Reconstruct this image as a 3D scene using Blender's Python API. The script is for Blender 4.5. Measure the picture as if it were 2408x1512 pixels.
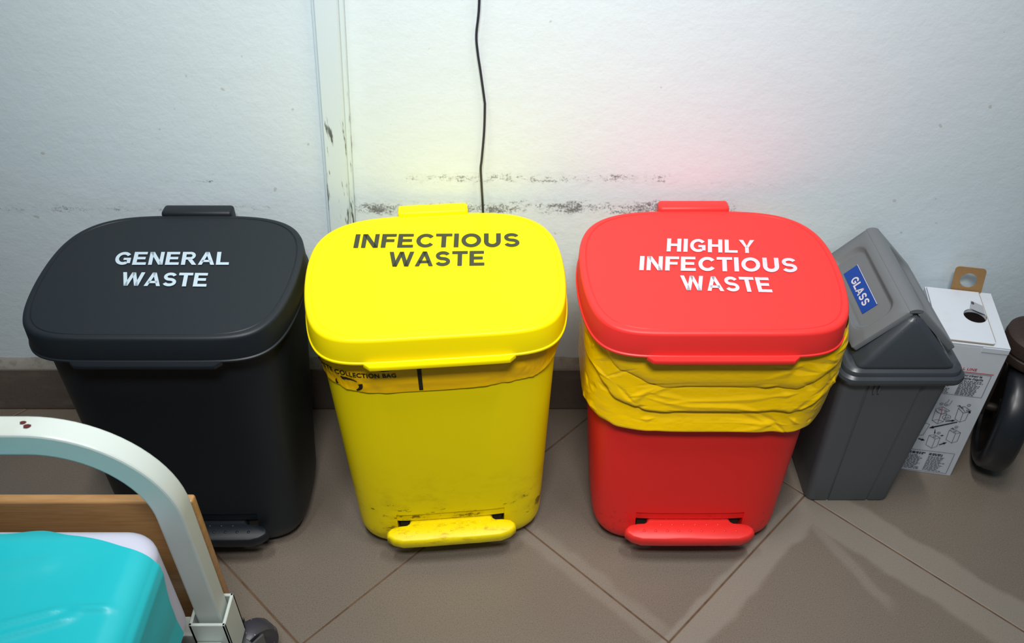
import bpy, bmesh, math, random
from mathutils import Vector, Matrix, noise
random.seed(7)
for o in list(bpy.data.objects):
    bpy.data.objects.remove(o, do_unlink=True)
sc = bpy.context.scene
col = sc.collection

# ------------------------------------------------------------------ camera
CAM_H, CAM_D, PITCH = 1.4205, 1.4018, 0.6981
cam = bpy.data.cameras.new('camera')
camo = bpy.data.objects.new('camera', cam)
col.objects.link(camo)
camo.location = (0, -CAM_D, CAM_H)
camo.rotation_euler = (math.pi / 2 - PITCH, 0, 0)
cam.sensor_width = 36
cam.lens = 36 * 2111.25 / 2408
cam.clip_start = 0.02
cam.dof.use_dof = True
cam.dof.focus_distance = 1.46
cam.dof.aperture_fstop = 6.3
sc.camera = camo

# ------------------------------------------------------------------ world and lights
w = bpy.data.worlds.new('room_ambient')
sc.world = w
w.use_nodes = True
w.node_tree.nodes['Background'].inputs[0].default_value = (0.55, 0.82, 1.0, 1)
w.node_tree.nodes['Background'].inputs[1].default_value = 0.12


def area_light(name, loc, sx, sy, power, colr=(1, 0.985, 0.97)):
    l = bpy.data.lights.new(name, 'AREA')
    l.shape = 'RECTANGLE'
    l.size, l.size_y = sx, sy
    l.energy = power
    l.color = colr
    o = bpy.data.objects.new(name, l)
    o.location = loc
    col.objects.link(o)
    return o


area_light('ceiling_tube_light', (0.45, -0.62, 2.35), 0.07, 0.6, 6.2).data.spread = math.radians(105)
area_light('ceiling_tube_light', (-0.48, -0.62, 2.35), 0.07, 0.6, 5.0).data.spread = math.radians(105)
fl_ = area_light('front_fill_light', (0.02, -1.45, 2.3), 0.6, 0.3, 7.4)  # added fill above the camera, not a known fixture of the room
fl_.rotation_euler = (math.radians(42), 0, 0)
fl_.data.spread = math.radians(73)  # tight spread of the fill lets the wall darken towards its sides

sc.view_settings.view_transform = 'Standard'
sc.view_settings.look = 'None'
sc.view_settings.gamma = 1
sc.view_settings.use_curve_mapping = False
sc.view_settings.exposure = 0.0


# ------------------------------------------------------------------ node helper
class E:
    """a node socket with arithmetic, so that masks can be written as formulas"""

    def __init__(s, nt, sock):
        s.nt, s.s = nt, sock

    def _m(s, op, *a, clamp=False):
        n = s.nt.nodes.new('ShaderNodeMath')
        n.operation = op
        n.use_clamp = clamp
        for i, v in enumerate((s,) + a):
            if isinstance(v, E):
                s.nt.links.new(v.s, n.inputs[i])
            else:
                n.inputs[i].default_value = v
        return E(s.nt, n.outputs[0])

    def __add__(s, o): return s._m('ADD', o)
    def __sub__(s, o): return s._m('SUBTRACT', o)
    def __mul__(s, o): return s._m('MULTIPLY', o)
    def __truediv__(s, o): return s._m('DIVIDE', o)
    def abs(s): return s._m('ABSOLUTE')
    def max(s, o): return s._m('MAXIMUM', o)
    def min(s, o): return s._m('MINIMUM', o)
    def clamp(s): return s._m('ADD', 0.0, clamp=True)

    def step(s, lo, hi):
        n = s.nt.nodes.new('ShaderNodeMapRange')
        n.interpolation_type = 'SMOOTHSTEP'
        s.nt.links.new(s.s, n.inputs[0])
        if lo < hi:
            n.inputs[1].default_value, n.inputs[2].default_value = lo, hi
            n.inputs[3].default_value, n.inputs[4].default_value = 0, 1
        else:
            n.inputs[1].default_value, n.inputs[2].default_value = hi, lo
            n.inputs[3].default_value, n.inputs[4].default_value = 1, 0
        return E(s.nt, n.outputs[0])

    def band(s, lo, hi, soft):
        return s.step(lo - soft, lo + soft) * s.step(hi + soft, hi - soft)


class Mat:
    def __init__(s, name, colr, rough=0.5, spec=0.5, metal=0.0):
        s.m = bpy.data.materials.new(name)
        s.m.use_nodes = True
        s.nt = s.m.node_tree
        s.b = s.nt.nodes['Principled BSDF']
        s.b.inputs['Roughness'].default_value = rough
        s.b.inputs['Specular IOR Level'].default_value = spec
        s.b.inputs['Metallic'].default_value = metal
        s.b.inputs['Base Color'].default_value = (*colr, 1)
        s.col = colr
        s.tc = s.nt.nodes.new('ShaderNodeTexCoord')
        s.m.diffuse_color = (*colr, 1)

    def coords(s, src='Object'):
        x = s.nt.nodes.new('ShaderNodeSeparateXYZ')
        s.nt.links.new(s.tc.outputs[src], x.inputs[0])
        return [E(s.nt, x.outputs[i]) for i in range(3)]

    def noise(s, scale, detail=3, rough=0.55, stretch=(1, 1, 1), src='Object'):
        mp = s.nt.nodes.new('ShaderNodeMapping')
        mp.inputs['Scale'].default_value = stretch
        s.nt.links.new(s.tc.outputs[src], mp.inputs[0])
        n = s.nt.nodes.new('ShaderNodeTexNoise')
        n.inputs['Scale'].default_value = scale
        n.inputs['Detail'].default_value = detail
        n.inputs['Roughness'].default_value = rough
        s.nt.links.new(mp.outputs[0], n.inputs[0])
        return E(s.nt, n.outputs[0])

    def mix(s, fac, colr):
        """lay a colour over what is there, by a mask"""
        n = s.nt.nodes.new('ShaderNodeMix')
        n.data_type = 'RGBA'
        inp = s.b.inputs['Base Color']
        if inp.is_linked:
            s.nt.links.new(inp.links[0].from_socket, n.inputs[6])
        else:
            n.inputs[6].default_value = inp.default_value[:]
        n.inputs[7].default_value = (*colr, 1)
        if isinstance(fac, E):
            s.nt.links.new(fac.s, n.inputs[0])
        else:
            n.inputs[0].default_value = fac
        s.nt.links.new(n.outputs[2], inp)
        return s

    def bump(s, height, strength=0.2, dist=0.002):
        n = s.nt.nodes.new('ShaderNodeBump')
        n.inputs['Strength'].default_value = strength
        n.inputs['Distance'].default_value = dist
        s.nt.links.new(height.s, n.inputs['Height'])
        s.nt.links.new(n.outputs[0], s.b.inputs['Normal'])
        return s


def srgb(r, g, b):
    f = lambda c: (c / 255 / 12.92) if c / 255 <= 0.04045 else ((c / 255 + 0.055) / 1.055) ** 2.4
    return (f(r), f(g), f(b))


# ------------------------------------------------------------------ mesh helpers
def finish(me, smooth=True, angle=35):
    if smooth:
        me.shade_smooth()
        me.set_sharp_from_angle(angle=math.radians(angle))


def mesh_obj(name, verts, faces, mat, parent=None, smooth=True, angle=35, normals=True):
    me = bpy.data.meshes.new(name)
    me.from_pydata([tuple(v) for v in verts], [], faces)
    if normals:
        bm = bmesh.new()
        bm.from_mesh(me)
        bmesh.ops.recalc_face_normals(bm, faces=bm.faces)
        bm.to_mesh(me)
        bm.free()
    me.update()
    finish(me, smooth, angle)
    me.materials.append(mat.m if isinstance(mat, Mat) else mat)
    o = bpy.data.objects.new(name, me)
    col.objects.link(o)
    if parent:
        o.parent = parent
    return o


def bm_obj(name, bm, mat, parent=None, smooth=True, angle=35):
    bmesh.ops.recalc_face_normals(bm, faces=bm.faces)
    me = bpy.data.meshes.new(name)
    bm.to_mesh(me)
    bm.free()
    finish(me, smooth, angle)
    me.materials.append(mat.m)
    o = bpy.data.objects.new(name, me)
    col.objects.link(o)
    if parent:
        o.parent = parent
    return o


def loft(rings, cap0=True, cap1=True, closed=True):
    n = len(rings[0])
    v = [p for r in rings for p in r]
    f = []
    m = n if closed else n - 1
    for i in range(len(rings) - 1):
        for j in range(m):
            k = (j + 1) % n
            f.append((i * n + j, i * n + k, (i + 1) * n + k, (i + 1) * n + j))
    if cap0:
        f.append(tuple(range(n - 1, -1, -1)))
    if cap1:
        b = (len(rings) - 1) * n
        f.append(tuple(range(b, b + n)))
    return v, f


def bm_box(bm, x0, x1, y0, y1, z0, z1, bev=0.0, seg=2):
    b2 = bmesh.new()
    vs = [b2.verts.new((x, y, z)) for x in (x0, x1) for y in (y0, y1) for z in (z0, z1)]
    for q in ((0, 1, 3, 2), (4, 6, 7, 5), (0, 4, 5, 1), (2, 3, 7, 6), (0, 2, 6, 4), (1, 5, 7, 3)):
        b2.faces.new([vs[i] for i in q])
    bmesh.ops.recalc_face_normals(b2, faces=b2.faces)
    if bev > 0:
        bmesh.ops.bevel(b2, geom=b2.edges[:], offset=bev, segments=seg, profile=0.5, affect='EDGES')
    t = bpy.data.meshes.new('t')
    b2.to_mesh(t)
    b2.free()
    bm.from_mesh(t)
    bpy.data.meshes.remove(t)


def box_obj(name, x0, x1, y0, y1, z0, z1, mat, parent=None, bev=0.0, seg=2):
    bm = bmesh.new()
    bm_box(bm, x0, x1, y0, y1, z0, z1, bev, seg)
    return bm_obj(name, bm, mat, parent)


def rrect(hx, hy, r, n=8, cx=0, cy=0):
    """rounded rectangle, anticlockwise"""
    p = []
    for sx, sy, a0 in ((1, -1, -90), (1, 1, 0), (-1, 1, 90), (-1, -1, 180)):
        for i in range(n + 1):
            a = math.radians(a0 + 90 * i / n)
            p.append((cx + sx * (hx - r) + r * math.cos(a), cy + sy * (hy - r) + r * math.sin(a)))
    return p


def tube(path, r, n=10, cap=True):
    """round tube along a polyline"""
    rings = []
    path = [Vector(p) for p in path]
    up = None
    for i, p in enumerate(path):
        d = (path[min(i + 1, len(path) - 1)] - path[max(i - 1, 0)]).normalized()
        if up is None:
            up = d.orthogonal().normalized()
        else:
            up = (up - d * up.dot(d)).normalized()
        s = d.cross(up)
        rings.append([p + (up * math.cos(a) + s * math.sin(a)) * r for a in [2 * math.pi * k / n for k in range(n)]])
    return loft(rings, cap, cap)


def lathe(prof, n=32, axis='Z', centre=(0, 0, 0)):
    """prof = list of (radius, height); closed at the ends when radius is 0"""
    rings = []
    c = Vector(centre)
    for r, h in prof:
        ring = []
        for k in range(n):
            a = 2 * math.pi * k / n
            if axis == 'Z':
                ring.append(c + Vector((r * math.cos(a), r * math.sin(a), h)))
            elif axis == 'X':
                ring.append(c + Vector((h, r * math.cos(a), r * math.sin(a))))
            else:
                ring.append(c + Vector((r * math.cos(a), h, r * math.sin(a))))
        rings.append(ring)
    return loft(rings, True, True)


def thing(name, label, cat, loc=(0, 0, 0), rotz=0.0, group=None):
    o = bpy.data.objects.new(name, None)
    o.empty_display_size = 0.05
    col.objects.link(o)
    o.location = loc
    o.rotation_euler = (0, 0, rotz)
    o['label'] = label
    o['category'] = cat
    if group:
        o['group'] = group
    return o


def tag(o, label, cat=None, group=None):
    o['label'] = label
    if cat:
        o['category'] = cat
    if group:
        o['group'] = group
    return o


def struct(o):
    o['kind'] = 'structure'
    return o


def text_flat(s, bold=0.022, spacing=1.06):
    """triangulated letters of a line of text, scaled to a unit box (0..1, 0..1)"""
    cu = bpy.data.curves.new('t', 'FONT')
    cu.body = s
    cu.size = 1
    cu.offset = bold
    cu.space_character = spacing
    cu.resolution_u = 5
    o = bpy.data.objects.new('t', cu)
    col.objects.link(o)
    dg = bpy.context.evaluated_depsgraph_get()
    me = bpy.data.meshes.new_from_object(o.evaluated_get(dg))
    v = [tuple(p.co) for p in me.vertices]
    f = [tuple(p.vertices) for p in me.polygons]
    bpy.data.objects.remove(o)
    bpy.data.curves.remove(cu)
    bpy.data.meshes.remove(me)
    x0, x1 = min(p[0] for p in v), max(p[0] for p in v)
    y0, y1 = min(p[1] for p in v), max(p[1] for p in v)
    return [((p[0] - x0) / (x1 - x0), (p[1] - y0) / (y1 - y0)) for p in v], f


def sign_text(txt, gap=0.14):
    """heavy square-cut grotesque capitals, drawn stroke by stroke; unit box"""
    out = ([], [])
    S_, Hh = 0.235, 0.190

    def bar(x0, x1, y0, y1):
        poly([(x0, y0), (x1, y0), (x1, y1), (x0, y1)], out)

    def arc(cx, cy, rx, ry, a0, a1, wd=0.21, n=28):
        pts_ = [(cx + rx * math.cos(math.radians(a0 + (a1 - a0) * i / n)), cy + ry * math.sin(math.radians(a0 + (a1 - a0) * i / n))) for i in range(n + 1)]
        ribbon(pts_, wd, out)
    x = 0.0
    for k_, ch in enumerate(txt):
        b = len(out[0])
        if ch == 'I':
            bar(0, S_, 0, 1); w = S_
        elif ch == 'L':
            bar(0, S_, 0, 1); bar(S_, 0.74, 0, Hh); w = 0.74
        elif ch in 'EF':
            bar(0, S_, 0, 1); bar(S_, 0.76 if ch == 'E' else 0.72, 1 - Hh, 1); bar(S_, 0.70 if ch == 'E' else 0.64, 0.42, 0.42 + Hh)
            w = 0.72
            if ch == 'E':
                bar(S_, 0.78, 0, Hh); w = 0.78
        elif ch == 'H':
            bar(0, S_, 0, 1); bar(0.60, 0.60 + S_, 0, 1); bar(S_, 0.60, 0.42, 0.42 + Hh); w = 0.835
        elif ch == 'N':
            bar(0, 0.215, 0, 1); bar(0.615, 0.83, 0, 1); poly([(0, 1), (0.59, 0), (0.83, 0), (0.24, 1)], out); w = 0.83
        elif ch == 'T':
            bar(0, 0.82, 1 - Hh, 1); bar(0.41 - S_ / 2, 0.41 + S_ / 2, 0, 1 - Hh); w = 0.82
        elif ch == 'U':
            bar(0, S_, 0.38, 1); bar(0.61, 0.61 + S_, 0.38, 1); arc(0.4225, 0.385, 0.305, 0.285, 180, 360, 0.225); w = 0.845
        elif ch == 'W':
            for q in ((0, 0.22, 0.24, 0.46, 1), (0.24, 0.46, 0.545, 0.755, 0), (0.545, 0.755, 0.84, 1.06, 1), (0.84, 1.06, 1.08, 1.30, 0)):
                if q[4]:
                    poly([(q[0], 1), (q[2], 0), (q[3], 0), (q[1], 1)], out)
                else:
                    poly([(q[0], 0), (q[1], 0), (q[3], 1), (q[2], 1)], out)
            w = 1.30
        elif ch == 'Y':
            bar(0.345, 0.56, 0, 0.44); poly([(0, 1), (0.345, 0.42), (0.50, 0.42), (0.25, 1)], out); poly([(0.905, 1), (0.655, 1), (0.405, 0.42), (0.56, 0.42)], out); w = 0.905
        elif ch == 'A':
            poly([(0, 0), (0.22, 0), (0.58, 1), (0.36, 1)], out); poly([(0.94, 0), (0.58, 1), (0.36, 1), (0.72, 0)], out); bar(0.2, 0.74, 0.21, 0.21 + 0.165); w = 0.94
        elif ch == 'R':
            bar(0, S_, 0, 1); bar(S_, 0.48, 1 - Hh, 1); bar(S_, 0.48, 0.40, 0.40 + Hh); arc(0.47, 0.70, 0.210, 0.2075, 90, -90, 0.19, 16)
            poly([(0.33, 0.42), (0.63, 0), (0.88, 0), (0.58, 0.45)], out); w = 0.88
        elif ch in 'CG':
            arc(0.47, 0.5, 0.365, 0.395, 36, 324 if ch == 'C' else 306, 0.21); w = 0.87
            if ch == 'G':
                bar(0.48, 0.90, 0.37, 0.54); bar(0.69, 0.90, 0.13, 0.38); w = 0.90
        elif ch == 'O':
            arc(0.49, 0.5, 0.385, 0.395, 0, 360, 0.215, 40); w = 0.98
        elif ch == 'S':
            arc(0.40, 0.702, 0.275, 0.200, 20, 270, 0.20); arc(0.40, 0.298, 0.29, 0.200, 90, -160, 0.20); w = 0.79
        prev_c = txt[k_ - 1] if k_ else ' '
        if ch in 'TYA' and prev_c != ' ':
            x -= 0.05
        if prev_c in 'TYAF':
            x -= 0.045
        for i in range(b, len(out[0])):
            p = out[0][i]
            out[0][i] = (p[0] + x, p[1])
        x += w + gap
    x -= gap
    return [(p[0] / x, p[1]) for p in out[0]], out[1]


def ribbon(path, wd, out, tips=None):
    """append a flat line of width wd along a 2D polyline to out = (verts, faces)"""
    V, F = out
    n = len(path)
    b = len(V)
    for i in range(n):
        p = Vector(path[i])
        a, c = Vector(path[max(i - 1, 0)]), Vector(path[min(i + 1, n - 1)])
        d = (c - a).normalized()
        nrm = Vector((-d.y, d.x))
        ww = wd * (tips[i] if tips else 1)
        V.append(tuple(p + nrm * ww / 2))
        V.append(tuple(p - nrm * ww / 2))
    for i in range(n - 1):
        F.append((b + 2 * i, b + 2 * i + 1, b + 2 * i + 3, b + 2 * i + 2))


def poly(pts, out):
    V, F = out
    b = len(V)
    V.extend(pts)
    F.append(tuple(range(b, b + len(pts))))


def sup(t, n):
    c, s = math.cos(t), math.sin(t)
    return (math.copysign(abs(c) ** (2 / n), c), math.copysign(abs(s) ** (2 / n), s))


def smooth01(x, a, b):
    t = min(max((x - a) / (b - a), 0), 1)
    return t * t * (3 - 2 * t)


# ------------------------------------------------------------------ materials
M = {}

m = Mat('wall_paint', (0.70, 0.805, 0.855), 0.5, 0.3)
x, y, z = m.coords()
speck = m.noise(260, 4, 0.75)
blot = m.noise(14, 3, 0.6, (1, 1, 2.2))
fine = m.noise(70, 4, 0.7, (1, 1, 1.6))


def zband(z0, wd, lo, hi):
    return (z - z0).abs().step(wd, wd * 0.1) * x.band(lo, hi, 0.03)


b1 = zband(0.516, 0.017, -1.1, -0.42) * 0.75
b2 = zband(0.518, 0.032, -0.30, 0.42)
b3 = zband(0.579, 0.022, -0.20, 0.30) * 0.85
b4 = zband(0.573, 0.007, -0.66, -0.53) * 0.7
b5 = zband(0.57, 0.014, 0.30, 0.62) * 0.5
bands = b1.max(b2).max(b3).max(b4).max(b5)
dirt = (bands * 0.30 + speck * 0.60 + fine * 0.50 + blot * 0.55 - 1.065).step(0.0, 0.17) * bands.step(0.05, 0.5)
haze = bands * fine.step(0.42, 0.7) * 0.18
m.mix(haze, srgb(120, 105, 95))
m.mix(dirt * 0.75, srgb(62, 52, 48))
dots = m.noise(55, 1, 0.4).step(0.76, 0.80) * 0.35
m.mix(dots, srgb(150, 125, 80))
lump = m.noise(45, 4, 0.6)
m.bump(lump + m.noise(9, 2) * 1.5 + m.noise(160, 2) * 0.3, 0.20, 0.004)
M['wall'] = m

m = Mat('trunking_paint', (0.66, 0.78, 0.82), 0.45, 0.4)
x, y, z = m.coords()
scr = m.noise(120, 4, 0.7, (1, 1, 0.12))
low = z.step(0.66, 0.53) * 0.9
edge = m.noise(28, 3, 0.6, (2.2, 1, 0.35))
m.mix(((scr * 0.7 + edge * 0.6 + low * 0.28) - 0.96).step(0.0, 0.10) * z.step(0.64, 0.52) * 0.9, srgb(45, 42, 36))
m.mix((scr * 0.5 + edge * 0.5).step(0.60, 0.72) * 0.25, srgb(120, 130, 110))
m.bump(scr, 0.1, 0.001)
M['trunk'] = m

m = Mat('skirting_tile', srgb(104, 94, 86), 0.42, 0.4)
m.mix(m.noise(420, 2).step(0.55, 0.68) * 0.35, srgb(60, 52, 48))
m.mix(m.noise(9, 3, 0.6, (1, 1, 3)).step(0.5, 0.75) * 0.3, srgb(140, 128, 115))
M['skirt'] = m
m = Mat('filler', srgb(176, 172, 164), 0.8, 0.2)
m.mix(m.noise(40, 4, 0.7).step(0.45, 0.7) * 0.5, srgb(120, 112, 100))
m.bump(m.noise(60, 4), 0.4, 0.003)
M['filler'] = m

m = Mat('grout', srgb(112, 88, 68), 0.9, 0.1)
m.mix(m.noise(30, 4).step(0.4, 0.7) * 0.6, srgb(70, 56, 46))
M['grout'] = m

# floor tile: glazed stoneware, dark speckle; the dust has been wiped off in bands along some joints
m = Mat('floor_tile', srgb(120, 110, 99), 0.33, 0.42)
TA = 0.7951
T0 = (0.2711, -0.5702)
geo = m.nt.nodes.new('ShaderNodeNewGeometry')
sep = m.nt.nodes.new('ShaderNodeSeparateXYZ')
m.nt.links.new(geo.outputs['Position'], sep.inputs[0])
px, py = E(m.nt, sep.outputs[0]), E(m.nt, sep.outputs[1])
ca, sa = math.cos(TA), math.sin(TA)
u = (px - T0[0]) * ca + (py - T0[1]) * sa          # along e1
v = (px - T0[0]) * sa - (py - T0[1]) * ca          # along e2
mpn = m.nt.nodes.new('ShaderNodeTexNoise')
mpn.inputs['Scale'].default_value = 11
mpn.inputs['Detail'].default_value = 2
m.nt.links.new(geo.outputs['Position'], mpn.inputs[0])
wob = (E(m.nt, mpn.outputs[0]) - 0.5) * 0.03
wn = m.nt.nodes.new('ShaderNodeTexNoise')
wn.inputs['Scale'].default_value = 4
m.nt.links.new(geo.outputs['Position'], wn.inputs[0])
large = E(m.nt, wn.outputs[0])
bandB = (v + wob).band(-0.012, 0.050, 0.006) * u.band(-0.2, 0.47, 0.05)
bandD = ((u - 0.45) + wob).abs().step(0.062, 0.048) * v.band(0.0, 0.62, 0.03)
bandC = (u + wob).band(-0.02, 0.022, 0.008) * v.band(-0.42, 0.0, 0.05) * 0.6
swirl = ((u - 0.36) + (v - 0.16) * 0.35 + wob).band(-0.012, 0.012, 0.008) * v.band(0.04, 0.24, 0.02) * 0.7
wipe = bandB.max(bandD).max(bandC).max(swirl)
sn = m.nt.nodes.new('ShaderNodeTexNoise')
sn.inputs['Scale'].default_value = 480
sn.inputs['Detail'].default_value = 2
m.nt.links.new(geo.outputs['Position'], sn.inputs[0])
sp = E(m.nt, sn.outputs[0])
m.mix(large.step(0.35, 0.7) * 0.35, srgb(108, 98, 90))
m.mix(sp.step(0.56, 0.68) * 0.55, srgb(70, 66, 64))
m.mix(sp.step(0.40, 0.30) * 0.3, srgb(165, 158, 148))
m.mix(wipe * 0.22, srgb(186, 180, 168))
oi = m.nt.nodes.new('ShaderNodeObjectInfo')
m.mix(E(m.nt, oi.outputs['Random']) * 0.12, srgb(150, 138, 120))
rr = E(m.nt, wn.outputs[0]) * 0.25 + 0.24 + wipe * 0.12
m.nt.links.new(rr.s, m.b.inputs['Roughness'])
M['tile'] = m


def plastic(name, colr, rough=0.42, spec=0.45, grain=0.12):
    k = Mat(name, colr, rough, spec)
    k.bump(k.noise(900, 2), grain, 0.0006)
    return k


YEL = (0.97, 0.77, 0.0)
M['black'] = plastic('black_plastic', (0.0065, 0.0105, 0.015), 0.48, 0.45)
M['yellow_lid'] = plastic('yellow_plastic', YEL, 0.40, 0.22)
m = plastic('yellow_plastic_soiled', YEL, 0.42, 0.22)
x, y, z = m.coords()
sc1 = m.noise(60, 5, 0.72, (1, 1, 2.0))
sc2 = m.noise(22, 3, 0.6, (1, 1, 1.6))
lowm = z.band(0.05, 0.135, 0.03)
m.mix((sc1 * 0.6 + sc2 * 0.5 + lowm * 0.16 - 0.765).step(0.0, 0.07) * lowm * 0.85, srgb(70, 55, 10))
m.mix(sc2.step(0.45, 0.75) * z.step(0.26, 0.04) * 0.35, srgb(150, 115, 10))
m.mix(m.noise(180, 4, 0.7).step(0.66, 0.74) * z.step(0.3, 0.1) * 0.5, srgb(90, 70, 15))
M['yellow'] = m
m = plastic('yellow_pedal', YEL, 0.42, 0.4)
m.mix(m.noise(70, 4, 0.7, (0.4, 1, 1)).step(0.5, 0.68) * 0.4, srgb(150, 110, 20))
M['yellow_pedal'] = m
RED = (0.88, 0.032, 0.028)
M['red'] = plastic('red_plastic', RED, 0.42, 0.45)
m = plastic('red_lid_plastic', (0.86, 0.036, 0.032), 0.40, 0.3)
M['red_lid'] = m
m = plastic('red_body_plastic', (0.95, 0.026, 0.022), 0.45, 0.35)
x, y, z = m.coords()
m.mix((m.noise(90, 4, 0.7) * 0.7 + z.step(0.2, 0.05) * 0.25).step(0.62, 0.70) * 0.25 * z.step(0.25, 0.1), srgb(60, 30, 25))
M['red_body'] = m
M['grey'] = plastic('grey_plastic', (0.105, 0.118, 0.130), 0.42, 0.45)
m = plastic('grey_lid_plastic', (0.045, 0.053, 0.062), 0.30, 0.6)
m.mix(m.noise(220, 3, 0.8).step(0.72, 0.76) * 0.7, srgb(190, 188, 180))
M['grey_hood'] = m
m = plastic('grey_flap_plastic', (0.15, 0.16, 0.17), 0.38, 0.5)
m.mix(m.noise(150, 4, 0.8).step(0.68, 0.74) * 0.55, srgb(170, 165, 150))
M['grey_flap'] = m
M['slot_dark'] = Mat('dark_mechanism', (0.03, 0.028, 0.02), 0.6, 0.3)

m = Mat('bag_film', (1.0, 0.62, 0.0), 0.13, 0.6)
cr1 = (m.noise(16, 2, 0.4, (1, 1, 2.4)) - 0.5).abs()
cr2 = (m.noise(42, 2, 0.5, (1, 1, 1.7)) - 0.5).abs() * 0.5
m.bump(cr1 + cr2, 0.22, 0.009)
m.b.inputs['Subsurface Weight'].default_value = 0.0
M['bag'] = m
m = Mat('bag_film_smooth', (0.98, 0.56, 0.0), 0.34, 0.3)
m.bump(m.noise(40, 3, 0.6, (1, 1, 1.6)), 0.2, 0.004)
M['bag_y'] = m

m = Mat('white_vinyl', srgb(206, 200, 208), 0.5, 0.3)
m.mix(m.noise(70, 4, 0.7).step(0.58, 0.7) * 0.3, srgb(170, 160, 160))
M['ink_white'] = m
M['ink_blue_white'] = Mat('pale_vinyl', srgb(186, 205, 216), 0.5, 0.3)
M['ink_olive'] = Mat('dark_vinyl', srgb(62, 66, 46), 0.5, 0.3)
M['ink_black'] = Mat('black_print', srgb(38, 34, 14), 0.5, 0.3)
M['ink'] = Mat('black_ink', srgb(24, 24, 30), 0.6, 0.2)
M['ink_red'] = Mat('red_ink', srgb(205, 50, 45), 0.6, 0.2)
M['sticker'] = Mat('blue_sticker', srgb(10, 62, 150), 0.4, 0.4)

m = Mat('white_card', srgb(212, 218, 226), 0.65, 0.25)
m.mix(m.noise(25, 3).step(0.5, 0.8) * 0.15, srgb(180, 180, 185))
M['card'] = m
M['hole_shade'] = Mat('hole_shade', srgb(26, 20, 20), 0.9, 0.05)  # near-black colour stands for the shade inside the box opening
M['kraft'] = Mat('kraft_card', srgb(158, 124, 82), 0.75, 0.2)
M['kraft'].mix(M['kraft'].noise(200, 3).step(0.4, 0.7) * 0.3, srgb(140, 105, 65))
M['tape'] = Mat('grey_smear', srgb(165, 168, 176), 0.5, 0.3)

M['rubber'] = Mat('black_rubber', (0.012, 0.014, 0.018), 0.32, 0.5)
m = M['rubber']
m.mix(m.noise(70, 4, 0.8).step(0.68, 0.74) * 0.5, srgb(120, 125, 130))
M['wheel_rim'] = Mat('brown_black_rim', (0.022, 0.015, 0.011), 0.5, 0.4)
m = Mat('rusty_housing', srgb(58, 44, 38), 0.55, 0.4)
m.mix(m.noise(120, 4, 0.7).step(0.5, 0.7) * 0.6, srgb(32, 26, 24))
M['housing'] = m
M['steel'] = Mat('dull_steel', srgb(120, 122, 122), 0.35, 0.5, 0.6)

m = Mat('white_enamel', srgb(206, 216, 210), 0.32, 0.5)
m.mix(m.noise(14, 3).step(0.55, 0.8) * 0.35, srgb(184, 180, 150))
M['enamel'] = m
M['paint_chip'] = Mat('rust_chip', srgb(90, 40, 45), 0.7, 0.2)
m = Mat('varnished_wood', srgb(186, 142, 92), 0.24, 0.5)
gr = m.noise(26, 4, 0.6, (0.6, 3, 14))
m.mix(gr.step(0.35, 0.7) * 0.5, srgb(150, 104, 60))
m.mix(m.noise(6, 2, 0.5, (1, 1, 3)).step(0.45, 0.75) * 0.4, srgb(198, 160, 115))
M['wood'] = m
m = Mat('white_sheet', srgb(206, 208, 226), 0.8, 0.2)
m.bump(m.noise(60, 3), 0.2, 0.003)
M['sheet'] = m
m = Mat('teal_vinyl', srgb(30, 190, 200), 0.36, 0.4)
m.mix(m.noise(5, 3).step(0.45, 0.75) * 0.25, srgb(70, 205, 215))
m.bump(m.noise(30, 2), 0.12, 0.003)
M['teal'] = m
m = Mat('caster_wheel', (0.05, 0.05, 0.065), 0.35, 0.5)
m.mix(m.noise(110, 3, 0.7).step(0.66, 0.70) * 0.8, srgb(200, 200, 205))
M['caster'] = m
M['cable'] = Mat('black_cable', srgb(38, 46, 58), 0.4, 0.5)

# ------------------------------------------------------------------ the room
struct(mesh_obj('wall_back', [(-3, 0, -0.02), (3, 0, -0.02), (3, 0, 2.8), (-3, 0, 2.8),
                              (-3, 0.12, -0.02), (3, 0.12, -0.02), (3, 0.12, 2.8), (-3, 0.12, 2.8)],
                [(0, 1, 2, 3), (5, 4, 7, 6), (3, 2, 6, 7), (1, 0, 4, 5), (0, 3, 7, 4), (2, 1, 5, 6)], M['wall'], smooth=False))
floor = struct(box_obj('floor', -3, 3, -3, 0, -0.06, -0.0014, M['grout']))

S, GAP = 0.45, 0.0032
e1 = Vector((math.cos(TA), math.sin(TA)))
e2 = Vector((math.sin(TA), -math.cos(TA)))
O = Vector(T0)


def clip(pl, lim):
    out = []
    for i in range(len(pl)):
        a, b = pl[i], pl[(i + 1) % len(pl)]
        ia, ib = a[1] <= lim, b[1] <= lim
        if ia:
            out.append(a)
        if ia != ib:
            t = (lim - a[1]) / (b[1] - a[1])
            out.append((a[0] + t * (b[0] - a[0]), lim))
    return out


def tile_mesh(pl):
    n = len(pl)
    c = Vector((sum(p[0] for p in pl) / n, sum(p[1] for p in pl) / n))
    ins = []
    for p in pl:
        d = (c - Vector(p)).normalized() * 0.0016
        ins.append((p[0] + d.x, p[1] + d.y))
    rings = [[(*p, -0.004) for p in pl], [(*p, -0.0008) for p in pl], [(*p, 0.0) for p in ins]]
    return loft(rings)


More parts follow.
